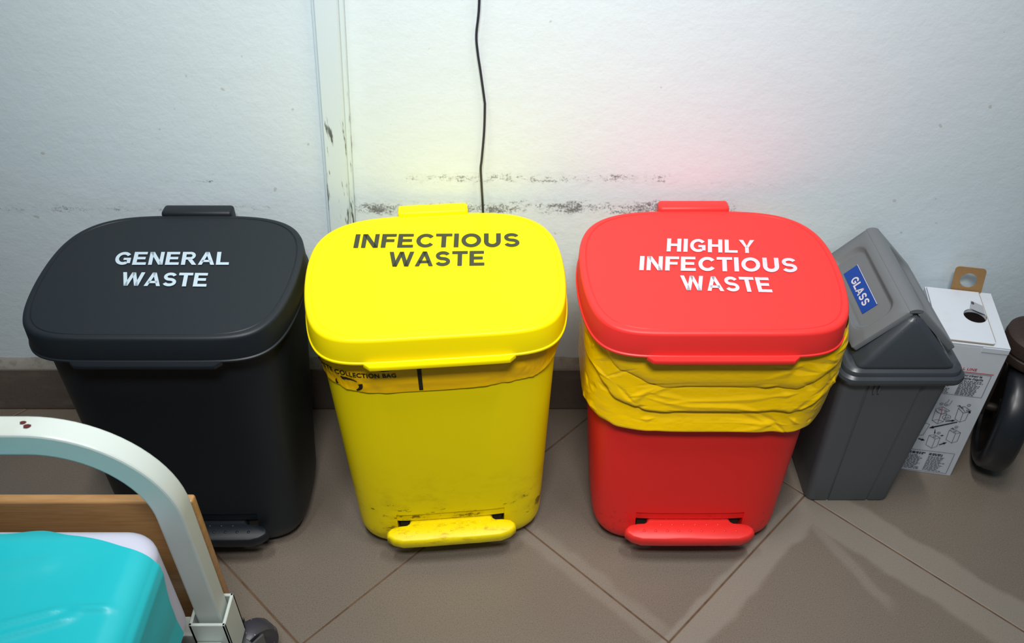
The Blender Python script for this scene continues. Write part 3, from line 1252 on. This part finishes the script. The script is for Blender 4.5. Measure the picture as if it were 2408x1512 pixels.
# top panel with the round hole
n = 48
hole = [(HC[0] + HRX * math.cos(2 * math.pi * k / n), HC[1] + HRX * math.sin(2 * math.pi * k / n)) for k in range(n)]
outer = []
for k in range(n):
    a = 2 * math.pi * k / n
    dx, dy = math.cos(a), math.sin(a)
    ts = []
    for lim, comp, c_ in ((0.0, dx, HC[0]), (-BXW, dx, HC[0]), (BXD, dy, HC[1]), (0.0, dy, HC[1])):
        if abs(comp) > 1e-6:
            tt = (lim - c_) / comp
            if tt > 0:
                ts.append(tt)
    tt = min(ts)
    outer.append((HC[0] + dx * tt, HC[1] + dy * tt))
for cxx, cyy in ((0, 0), (0, BXD), (-BXW, 0), (-BXW, BXD)):
    k = min(range(n), key=lambda i: (outer[i][0] - cxx) ** 2 + (outer[i][1] - cyy) ** 2)
    outer[k] = (cxx, cyy)
ztop = BXH + 0.010
v, f = loft([[(*p, BXH - 0.0035) for p in hole], [(*p, BXH) for p in hole], [(*p, BXH) for p in outer], [(*p, BXH - 0.004) for p in outer]], False, False)
mesh_obj('top_panel', v, f, M['card'], bx, angle=30)
# shallow cup below the hole, coloured near-black for the shade inside
v, f = loft([[(HC[0] + (p[0] - HC[0]) * 1.02, HC[1] + (p[1] - HC[1]) * 1.02, z_) for p in hole] for z_ in (BXH - 0.0005, BXH - 0.0038)], False, True)
mesh_obj('opening', v, f, M['hole_shade'], bx)
# top flap lying a little proud, rounded front corner
fl = [(-0.1205, 0.004), (-0.030, 0.004), (-0.0265, 0.0065), (-0.0255, 0.010), (-0.0250, 0.060), (-0.0245, 0.158), (-0.1205, 0.158)]
nh = len(hole)


def flap_ring(z_, pts):
    return [(a, b, z_) for a, b in pts]


bm = bmesh.new()
ov = [bm.verts.new((a, b, BXH + 0.0015)) for a, b in fl]
hv = [bm.verts.new((a, b, BXH + 0.0015)) for a, b in hole]
oe = [bm.edges.new((ov[i], ov[(i + 1) % len(ov)])) for i in range(len(ov))]
he = [bm.edges.new((hv[i], hv[(i + 1) % nh])) for i in range(nh)]
bmesh.ops.triangle_fill(bm, edges=oe + he, use_beauty=True)
for fc in list(bm.faces):
    c_ = fc.calc_center_median()
    if (c_.x - HC[0]) ** 2 + (c_.y - HC[1]) ** 2 < (HRX * 0.98) ** 2:
        bm.faces.remove(fc)
ex = bmesh.ops.extrude_face_region(bm, geom=bm.faces[:])
bmesh.ops.translate(bm, verts=[g_ for g_ in ex['geom'] if isinstance(g_, bmesh.types.BMVert)], vec=(0, 0, 0.0030))
bm_obj('closing_flap', bm, M['card'], bx, smooth=False)
# raw cut edges of the flap
M['card_edge'] = Mat('card_edge', srgb(168, 156, 140), 0.8, 0.1)
box_obj('flap_edge', -0.0256, -0.0243, 0.012, 0.158, BXH + 0.0012, BXH + 0.0047, M['card_edge'], bx)
box_obj('flap_edge', -0.1205, -0.0285, 0.0033, 0.0041, BXH + 0.0012, BXH + 0.0040, M['card_edge'], bx)
# brown tab with a hole, standing at the back edge
TW, TH, TR = 0.028, 0.056, 0.0155
oc = rrect(TW, TH / 2, 0.007, 9)
dense = []
for k in range(len(oc)):
    a, b = oc[k], oc[(k + 1) % len(oc)]
    for q in range(12):
        dense.append((a[0] + (b[0] - a[0]) * q / 12, a[1] + (b[1] - a[1]) * q / 12))
tout, thole = [], []
for k in range(56):
    a = -math.pi + 2 * math.pi * k / 56
    tout.append(min(dense, key=lambda p: abs((math.atan2(p[1], p[0]) - a + math.pi) % (2 * math.pi) - math.pi)))
    thole.append((TR * math.cos(a), TR * math.sin(a)))


def tabp(p, d):
    lean_ = 0.10
    return (-0.049 + p[0] - 0.08 * p[1], 0.160 + d + (p[1] + TH / 2) * lean_, BXH + TH / 2 - 0.002 + p[1])


v, f = loft([[tabp(p, 0) for p in thole], [tabp(p, 0) for p in tout], [tabp(p, 0.0016) for p in tout], [tabp(p, 0.0016) for p in thole]], False, False)
nn = len(tout)
for k in range(nn):
    f.append((3 * nn + k, 3 * nn + (k + 1) % nn, (k + 1) % nn, k))
mesh_obj('hanging_tab', v, f, M['kraft'], bx, smooth=False)
mesh_obj('tape', [(a, b, BXH + 0.0049) for a, b in ((-0.052, 0.103), (-0.027, 0.088), (-0.0262, 0.115), (-0.045, 0.128))], [(0, 1, 2, 3)], M['tape'], bx, smooth=False)
# lift-up locking edge at the front
box_obj('front_tuck', -0.046, -0.0005, -0.0012, 0.0, BXH - 0.013, BXH - 0.003, M['card'], bx)

# printed face: coordinates (u from the right edge, height)
ink = ([], [])
red_ink = ([], [])
W1 = 0.0007


def fx(u_, z_):
    return (u_ - 0.0055 - 0.0085 * (1 - z_ / 0.28), z_)


def line(pts_, wd=W1, out=ink, closed=False, tips=None):
    pp = [fx(*q) for q in pts_]
    if closed:
        pp.append(pp[0])
    for i in range(len(pp) - 1):
        ribbon(pp[i:i + 2], wd, out) if tips is None else None
    if tips:
        ribbon(pp, wd, out, tips)


def circ(c, rx, ry, wd=W1):
    line([(c[0] + rx * math.cos(2 * math.pi * k / 16), c[1] + ry * math.sin(2 * math.pi * k / 16)) for k in range(16)], wd, ink, True)


def arrow(a, b, wd):
    a, b = Vector(a), Vector(b)
    d = (b - a).normalized()
    h = wd * 2.6
    s_ = b - d * h
    nrm = Vector((-d.y, d.x))
    poly([fx(*q) for q in (a + nrm * wd * 0.35, a - nrm * wd * 0.35, s_ - nrm * wd * 0.5, s_ + nrm * wd * 0.5)], ink)
    poly([fx(*q) for q in (s_ + nrm * wd * 1.1, s_ - nrm * wd * 1.1, b)], ink)


def rows(x0, x1, z0, z1, n, wd=0.0013, ragged=0.3):
    for i in range(n):
        zz = z0 + (z1 - z0) * i / max(n - 1, 1)
        xx = x0
        end = x1 - random.random() * ragged * (x1 - x0)
        while xx < end:
            l_ = random.uniform(0.0025, 0.008)
            poly([fx(xx, zz), fx(min(xx + l_, end), zz), fx(min(xx + l_, end), zz + wd), fx(xx, zz + wd)], ink)
            xx += l_ + 0.0012


line([(-0.1, 0.2825), (-0.003, 0.2835)], 0.0014, red_ink)
line([(-0.1, 0.2795), (-0.0062, 0.2805), (-0.004, 0.2238), (-0.1, 0.2235)])
rows(-0.053, -0.0125, 0.2605, 0.2262, 11)
rows(-0.1, -0.064, 0.2605, 0.2262, 11)
circ((-0.0664, 0.1966), 0.003, 0.003)
circ((-0.0184, 0.2015), 0.003, 0.003)
circ((-0.021, 0.1405), 0.003, 0.003)
circ((-0.0467, 0.1186), 0.003, 0.003)
line([(-0.0569, 0.2104), (-0.0569, 0.2048), (-0.0609, 0.1993), (-0.0603, 0.1945), (-0.0573, 0.1926), (-0.0526, 0.1959), (-0.0512, 0.2023), (-0.0506, 0.2084)])
line([(-0.0590, 0.1975), (-0.0565, 0.1950)])
line([(-0.0573, 0.1985), (-0.0548, 0.1962)])
line([(-0.0715, 0.1765), (-0.0694, 0.1507), (-0.0568, 0.143), (-0.0483, 0.1509), (-0.0491, 0.1732), (-0.0589, 0.1702), (-0.0715, 0.1765)])
line([(-0.0568, 0.143), (-0.0589, 0.1702)])
line([(-0.0729, 0.1812), (-0.0621, 0.1893), (-0.0465, 0.1811), (-0.0581, 0.1703), (-0.0674, 0.1735), (-0.0729, 0.1812)])
line([(-0.066, 0.180), (-0.054, 0.182)])
line([(-0.0694, 0.1507), (-0.060, 0.1545), (-0.0483, 0.1509)])
red2 = ([], [])
line([(-0.0625, 0.189), (-0.0585, 0.170), (-0.0575, 0.150)], 0.0008, red2)
circ((-0.0650, 0.1815), 0.002, 0.0015)
circ((-0.0530, 0.1790), 0.002, 0.0015)
circ((-0.0465, 0.1633), 0.0075, 0.0065)
line([(-0.050, 0.161), (-0.044, 0.165), (-0.042, 0.163), (-0.047, 0.159)])
arrow((-0.0455, 0.1527), (-0.0282, 0.1580), 0.0026)
line([(-0.0339, 0.1908), (-0.0308, 0.1618), (-0.0197, 0.1551), (-0.0118, 0.1617), (-0.0125, 0.185), (-0.0215, 0.1797), (-0.0339, 0.1908)])
line([(-0.0197, 0.1551), (-0.0215, 0.1797)])
line([(-0.0342, 0.192), (-0.0253, 0.1973), (-0.0101, 0.1879), (-0.0215, 0.1797)])
circ((-0.0275, 0.1925), 0.002, 0.0015)
circ((-0.0165, 0.1880), 0.002, 0.0015)
line([(-0.030, 0.1945), (-0.0195, 0.1835)])
line([(-0.0378, 0.1955), (-0.0343, 0.1976), (-0.0306, 0.1944)], 0.002, ink, False, [0.4, 1.2, 0.6])
arrow((-0.0132, 0.1874), (-0.0090, 0.1805), 0.0020)
arrow((-0.0236, 0.1544), (-0.0686, 0.1287), 0.0034)
for ox, oz in ((0, 0), (-0.0312, -0.0212)):
    line([(-0.0305 + ox, 0.1303 + oz), (-0.0284 + ox, 0.1036 + oz), (-0.0151 + ox, 0.0958 + oz), (-0.007 + ox, 0.1026 + oz), (-0.0085 + ox, 0.1269 + oz), (-0.0165 + ox, 0.1228 + oz), (-0.0305 + ox, 0.1303 + oz)])
    line([(-0.0151 + ox, 0.0958 + oz), (-0.0165 + ox, 0.1228 + oz)])
    line([(-0.0305 + ox, 0.1303 + oz), (-0.0215 + ox, 0.1340 + oz), (-0.0085 + ox, 0.1269 + oz)])
    circ((-0.0195 + ox, 0.1285 + oz), 0.0022, 0.0016)
line([(-0.0300, 0.1345), (-0.0265, 0.1365), (-0.0235, 0.1340)], 0.002, ink, False, [0.4, 1.2, 0.6])
arrow((-0.0420, 0.1120), (-0.0350, 0.1140), 0.0018)
arrow((-0.0560, 0.1270), (-0.0530, 0.1150), 0.0016)
arrow((-0.0785, 0.0967), (-0.0644, 0.0933), 0.0028)
arrow((-0.036, 0.0863), (-0.0236, 0.0962), 0.0028)
line([(-0.0849, 0.142), (-0.0699, 0.1392), (-0.0728, 0.1078), (-0.0859, 0.1040)])
line([(-0.1, 0.065), (0.0005, 0.0668), (0.0030, 0.0075), (-0.1, 0.0040)])
rows(-0.0445, -0.0075, 0.0495, 0.0105, 11)
rows(-0.1, -0.0505, 0.0495, 0.0105, 11)
rows(-0.0455, -0.0185, 0.0580, 0.0545, 2, 0.0022, 0.1)
rows(-0.1, -0.0525, 0.0580, 0.0545, 2, 0.0022, 0.1)
inkz = -0.0016
clipu = lambda q: (max(q[0], -BXW + 0.002), inkz, q[1])
o = mesh_obj('printed_instructions', [clipu(q) for q in ink[0]], ink[1], M['ink'], bx, smooth=False)
o['label'] = 'black line drawings and text panels printed on the box'
o = mesh_obj('fill_line', [clipu(q) for q in red_ink[0]], red_ink[1], M['ink_red'], bx, smooth=False)
o['label'] = 'red printed line'
mesh_obj('red_mark', [clipu(q) for q in red2[0]], red2[1], M['ink_red'], bx, smooth=False)


def face_text(s, x0, x1, z0, h, mat, bold=0.02):
    v, f = text_flat(s, bold)
    o = mesh_obj('lettering', [(*[(x0 + p[0] * (x1 - x0))], inkz, z0 + p[1] * h) for p in v], f, mat, bx, smooth=False)
    o['label'] = 'lettering reading ' + s
    return o


face_text('FILL LINE', -0.0745, -0.0400, 0.2878, 0.0058, M['ink_red'])
face_text('Pour prévenir les', -0.0590, -0.0255, 0.2710, 0.0070, M['ink'], 0.03)
face_text('piqûres d\'aiguille', -0.0585, -0.0220, 0.2635, 0.0070, M['ink'], 0.03)
for s, c_ in (('2', (-0.0664, 0.1966)), ('3', (-0.0184, 0.2015)), ('6', (-0.021, 0.1405)), ('5', (-0.0467, 0.1186))):
    q = fx(*c_)
    face_text(s, q[0] - 0.0010, q[0] + 0.0010, q[1] - 0.0015, 0.0030, M['ink'], 0.0)
# stamped digit on the top flap
v, f = text_flat('8', 0.02)
mesh_obj('lettering', [(-0.046 + p[0] * 0.005, 0.116 + p[1] * 0.008, BXH + 0.0054) for p in v], f, M['ink'], bx, smooth=False)['label'] = 'lettering reading 8'

# ------------------------------------------------------------------ large caster at the right edge
cs = thing('caster_wheel', 'large black rubber caster with brown swivel housing beside the white box', 'caster', (0.99, -0.135, 0), math.radians(-24.5))
R0, WW = 0.124, 0.030
prof = [(0.095, -WW + 0.004), (0.104, -WW + 0.001), (0.114, -WW + 0.003), (0.1215, -WW + 0.010), (R0, -0.008), (R0, 0.008), (0.1215, WW - 0.010), (0.114, WW - 0.003), (0.104, WW - 0.001), (0.095, WW - 0.004)]
rings = []
for r_, h_ in prof + [prof[0]]:
    rings.append([(h_, r_ * math.cos(2 * math.pi * k / 56), R0 + r_ * math.sin(2 * math.pi * k / 56)) for k in range(56)])
mesh_obj('tyre', *loft(rings, False, False), M['rubber'], cs, angle=40)
prof = [(0.0, -0.016), (0.020, -0.016), (0.022, -0.012), (0.070, -0.010), (0.086, -0.018), (0.096, -0.020), (0.096, 0.020), (0.086, 0.018), (0.070, 0.010), (0.022, 0.012), (0.020, 0.016), (0.0, 0.016)]
mesh_obj('rim', *lathe(prof, 48, 'X', (0, 0, R0)), M['wheel_rim'], cs)
mesh_obj('axle', *lathe([(0.0, -0.046), (0.007, -0.046), (0.009, -0.044), (0.009, 0.048), (0.007, 0.052), (0.0, 0.052)], 16, 'X', (0, 0, R0)), M['wheel_rim'], cs)
for sx in (-1, 1):
    rings = []
    for yy, zz, hw in ((0.0, R0 - 0.016, 0.012), (0.004, R0 + 0.02, 0.018), (0.014, R0 + 0.07, 0.024), (0.022, R0 + 0.132, 0.034), (0.022, R0 + 0.140, 0.036)):
        xa = sx * (0.036 + (0.004 if zz > R0 + 0.1 else 0))
        rings.append([(xa, yy - hw, zz), (xa, yy + hw, zz), (xa + sx * 0.005, yy + hw, zz), (xa + sx * 0.005, yy - hw, zz)])
    mesh_obj('fork_arm', *loft(rings), M['wheel_rim'], cs)
prof = [(r_, 0.252 + (h_ - 0.240) * 0.74) for r_, h_ in [(0.0, 0.240), (0.050, 0.240), (0.058, 0.243), (0.060, 0.250), (0.060, 0.268), (0.057, 0.271), (0.057, 0.275), (0.061, 0.278), (0.062, 0.300), (0.060, 0.315), (0.053, 0.323), (0.040, 0.326), (0.0, 0.327)]]
mesh_obj('swivel_housing', *lathe(prof, 48, 'Z', (0.006, 0.022, 0)), M['housing'], cs)
mesh_obj('stem', *lathe([(0.0, 0.312), (0.019, 0.312), (0.019, 1.1), (0.0, 1.1)], 24, 'Z', (0.006, 0.022, 0)), M['steel'], cs)

# ------------------------------------------------------------------ wheeled cot in the foreground
cot = thing('wheeled_cot', 'white tubular cot frame with a brown wooden end board in the near left corner', 'cot', (-0.80, -0.637, 0))
HXO = 0.362          # outer half width of the hoop
Y0, Y1 = -0.017, 0.017


def hoop(y0, y1, name, ztop=0.612, rout=0.165, wd=0.037):
    pts_ = []
    zc = ztop - rout
    xs_ = HXO - rout
    n = 18
    def add(x_, z_, nx, nz):
        pts_.append((x_, z_, nx, nz))
    add(HXO, 0.135, 1, 0)
    add(HXO, 0.30, 1, 0)
    for i in range(n + 1):
        a = math.pi / 2 * i / n
        # slightly squarer than a circle, as the bent tube is
        add(xs_ + rout * math.cos(a), zc + rout * math.sin(a), math.cos(a), math.sin(a))
    for i in range(n + 1):
        a = math.pi / 2 + math.pi / 2 * i / n
        add(-xs_ + rout * math.cos(a), zc + rout * math.sin(a), math.cos(a), math.sin(a))
    add(-HXO, 0.30, -1, 0)
    add(-HXO, 0.135, -1, 0)
    b = 0.0032
    rings = []
    for x_, z_, nx, nz in pts_:
        sec = [(0, y0 + b), (0, y1 - b), (b * 0.3, y1 - b * 0.3), (b, y1), (wd - b, y1), (wd - b * 0.3, y1 - b * 0.3), (wd, y1 - b), (wd, y0 + b), (wd - b * 0.3, y0 + b * 0.3), (wd - b, y0), (b, y0), (b * 0.3, y0 + b * 0.3)]
        rings.append([(x_ - nx * d, yy, z_ - nz * d) for d, yy in sec])
    return mesh_obj(name, *loft(rings), M['enamel'], cot, angle=22)


hoop(Y0, Y1, 'end_rail')
V, F = [], []
for cx2, cy2, rr_ in ((0.196, 0.004, 0.0042), (0.2035, -0.002, 0.0050)):
    poly([(cx2 + rr_ * math.cos(2 * math.pi * k / 9) * (1 + 0.25 * math.sin(k * 2.3)), cy2 + rr_ * math.sin(2 * math.pi * k / 9) * 0.75, 0.6125) for k in range(9)], (V, F))
o = mesh_obj('paint_chips', V, F, M['paint_chip'], cot, smooth=False)
o['label'] = 'small dark chips in the white paint'
# sleeve sockets that take the rail, frame and casters
for sx in (-1, 1):
    xo, xi = sx * (HXO + 0.008), sx * (HXO - 0.047)
    xa, xb = min(xo, xi), max(xo, xi)
    bm = bmesh.new()
    for q in ((xa, xa + 0.005, -0.028, 0.028), (xb - 0.005, xb, -0.028, 0.028), (xa, xb, -0.028, -0.023), (xa, xb, 0.023, 0.028)):
        bm_box(bm, q[0], q[1], q[2], q[3], 0.110, 0.208, 0.0012, 1)
    bm_obj('socket', bm, M['enamel'], cot)
for sx in (-1, 1):
    box_obj('side_frame', min(sx * 0.318, sx * 0.358), max(sx * 0.318, sx * 0.358), -1.20, -0.029, 0.125, 0.165, M['enamel'], cot, 0.003, 2)
box_obj('cross_bar', -0.315, 0.315, -0.020, 0.015, 0.125, 0.165, M['enamel'], cot, 0.003, 2)
box_obj('cross_bar', -0.317, 0.317, -1.19, -1.155, 0.125, 0.165, M['enamel'], cot, 0.003, 2)
box_obj('deck', -0.30, 0.30, -1.20, -0.06, 0.166, 0.236, M['wood'], cot, 0.003, 2)
bm = bmesh.new()
bm_box(bm, -0.352, 0.352, 0.036, 0.052, 0.10, 0.418, 0.004, 3)
bm_obj('end_board', bm, M['wood'], cot)
for sx in (-1, 1):
    for yy in (0.0, -1.15):
        cst = thing('caster', '', '', (0, 0, 0))
        del cst['label'], cst['category']
        cst.parent = cot
        cst.location = (sx * 0.345, yy, 0)
        mesh_obj('caster_plate', *lathe([(0.0, 0.098), (0.020, 0.098), (0.022, 0.102), (0.022, 0.1095), (0.0, 0.1095)], 20), M['steel'], cst)
        bm = bmesh.new()
        for q in ((-0.026, -0.022), (0.022, 0.026)):
            bm_box(bm, q[0], q[1], -0.016, 0.052, 0.040, 0.097, 0.002, 1)
        bm_box(bm, -0.026, 0.026, -0.018, 0.030, 0.088, 0.099, 0.002, 1)
        bm_obj('caster_fork', bm, M['steel'], cst)
        pr = [(0.0, -0.019), (0.012, -0.019), (0.030, -0.014), (0.040, -0.018), (0.046, -0.017), (0.050, -0.010), (0.050, 0.010), (0.046, 0.017), (0.040, 0.018), (0.030, 0.014), (0.012, 0.019), (0.0, 0.019)]
        mesh_obj('wheel', *lathe(pr, 36, 'X', (0, 0.034, 0.050)), M['caster'], cst)
        cst.rotation_euler = (0, 0, math.radians(-38 if sx > 0 else 20))

# mattress: soft rounded block, and a teal cover laid over it
MX, MY0, MY1 = 0.333, -1.12, -0.020
MC = (0.0, (MY0 + MY1) / 2)


def mattress(x_off, z0, z1, off, rows_=14):
    """rings of a rounded block"""
    rings = []
    hx, hy = MX + off, (MY1 - MY0) / 2 + off
    R_ = 0.026
    for k in range(7):
        a = math.pi / 2 * k / 6
        rings.append((R_ * (1 - math.sin(a)), z0 + R_ * (1 - math.cos(a))))
    for k in range(1, 7):
        rings.append((0, z0 + R_ + (z1 - z0 - 2 * R_) * k / 6))
    for k in range(1, 9):
        a = math.pi / 2 * k / 8
        rings.append((R_ * (1 - math.cos(a)), z1 - R_ + R_ * math.sin(a)))
    return rings, hx, hy, R_


rg, hx, hy, R_ = mattress(0, 0.237, 0.442, 0)
rings = [[(a, b, z_) for a, b in rrect(hx - i_, hy - i_, 0.045 - i_ * 0.5, 10, 0, MC[1])] for i_, z_ in rg]
rings.append([(a, b, rg[-1][1] + 0.002) for a, b in rrect(hx - 0.09, hy - 0.09, 0.02, 10, 0, MC[1])])
mt = mesh_obj('mattress', *loft(rings), M['sheet'], None, angle=60)
mt.location = (-0.80, -0.637, 0)
tag(mt, 'white sheeted mattress lying inside the white cot frame', 'mattress')

# the cover is a cloth over the mattress: sheet of points in plan wrapped over top and sides
NU, NV = 260, 220
V, F = [], []
ztop = 0.4465
top_y = MY1 - 0.017


def cover(u_, v_):
    """u across (0..1 left to right), v along (0 at the end board)"""
    s = (u_ - 0.5) * 2 * (MX + 0.15)
    rr2 = 0.036
    flat = MX - 0.030
    x_ = abs(s)
    if x_ <= flat:
        X, drop = x_, 0.0
    else:
        e = x_ - flat
        arc = rr2 * math.pi / 2
        if e < arc:
            a = e / rr2
            X, drop = flat + rr2 * math.sin(a), rr2 * (1 - math.cos(a))
        else:
            X, drop = flat + rr2 + 0.001, rr2 + (e - arc)
    X = math.copysign(X, s)
    edge = top_y + 0.012 * math.exp(-((X - 0.175) / 0.035) ** 2) + 0.004 * math.sin(X * 22) - 0.034 * smooth01(X, 0.22, 0.34) - 0.02 * smooth01(drop, 0.0, 0.10)
    Y = edge + (MY0 + 0.06 - edge) * v_
    # round the far corner in plan
    Z = ztop - drop
    far = smooth01(Y, MY1 - 0.035, MY1 + 0.008) * 0.012
    Z -= far
    fold = 0.0
    if drop < 0.02:
        for (ax, ay, bx_, by_, h_, wd_) in ((0.10, -0.200, 0.255, -0.150, 0.0050, 0.0050), (0.255, -0.150, 0.315, -0.148, 0.0040, 0.0050), (0.12, -0.213, 0.272, -0.160, 0.0045, 0.0050), (0.02, -0.12, 0.22, -0.085, 0.003, 0.012)):
            dx_, dy_ = bx_ - ax, by_ - ay
            l_ = math.hypot(dx_, dy_)
            tt = ((X - ax) * dx_ + (Y - ay) * dy_) / l_
            dd = abs((X - ax) * dy_ - (Y - ay) * dx_) / l_
            fold += h_ * math.exp(-(dd / wd_) ** 2) * smooth01(tt, -0.01, 0.02) * (1 - smooth01(tt, l_ - 0.02, l_ + 0.01))
        fold += 0.0015 * noise.noise((X * 12, Y * 12, 0))
        Z += fold * (1 - drop / 0.02)
    else:
        X += math.copysign(0.006 * (0.5 + noise.noise((0.0, Y * 9, drop * 6))) * smooth01(drop, 0.03, 0.12), s) + math.copysign(0.002, s)
    return (X, Y, Z)


for j in range(NV + 1):
    for i in range(NU + 1):
        V.append(cover(i / NU, (j / NV) ** 1.6))
for j in range(NV):
    for i in range(NU):
        a = j * (NU + 1) + i
        F.append((a, a + 1, a + NU + 2, a + NU + 1))
cv = mesh_obj('bed_cover', V, F, M['teal'], None, angle=80)
cv.location = (-0.80, -0.637, 0)
tag(cv, 'smooth turquoise waterproof cover spread over the mattress', 'bed cover')
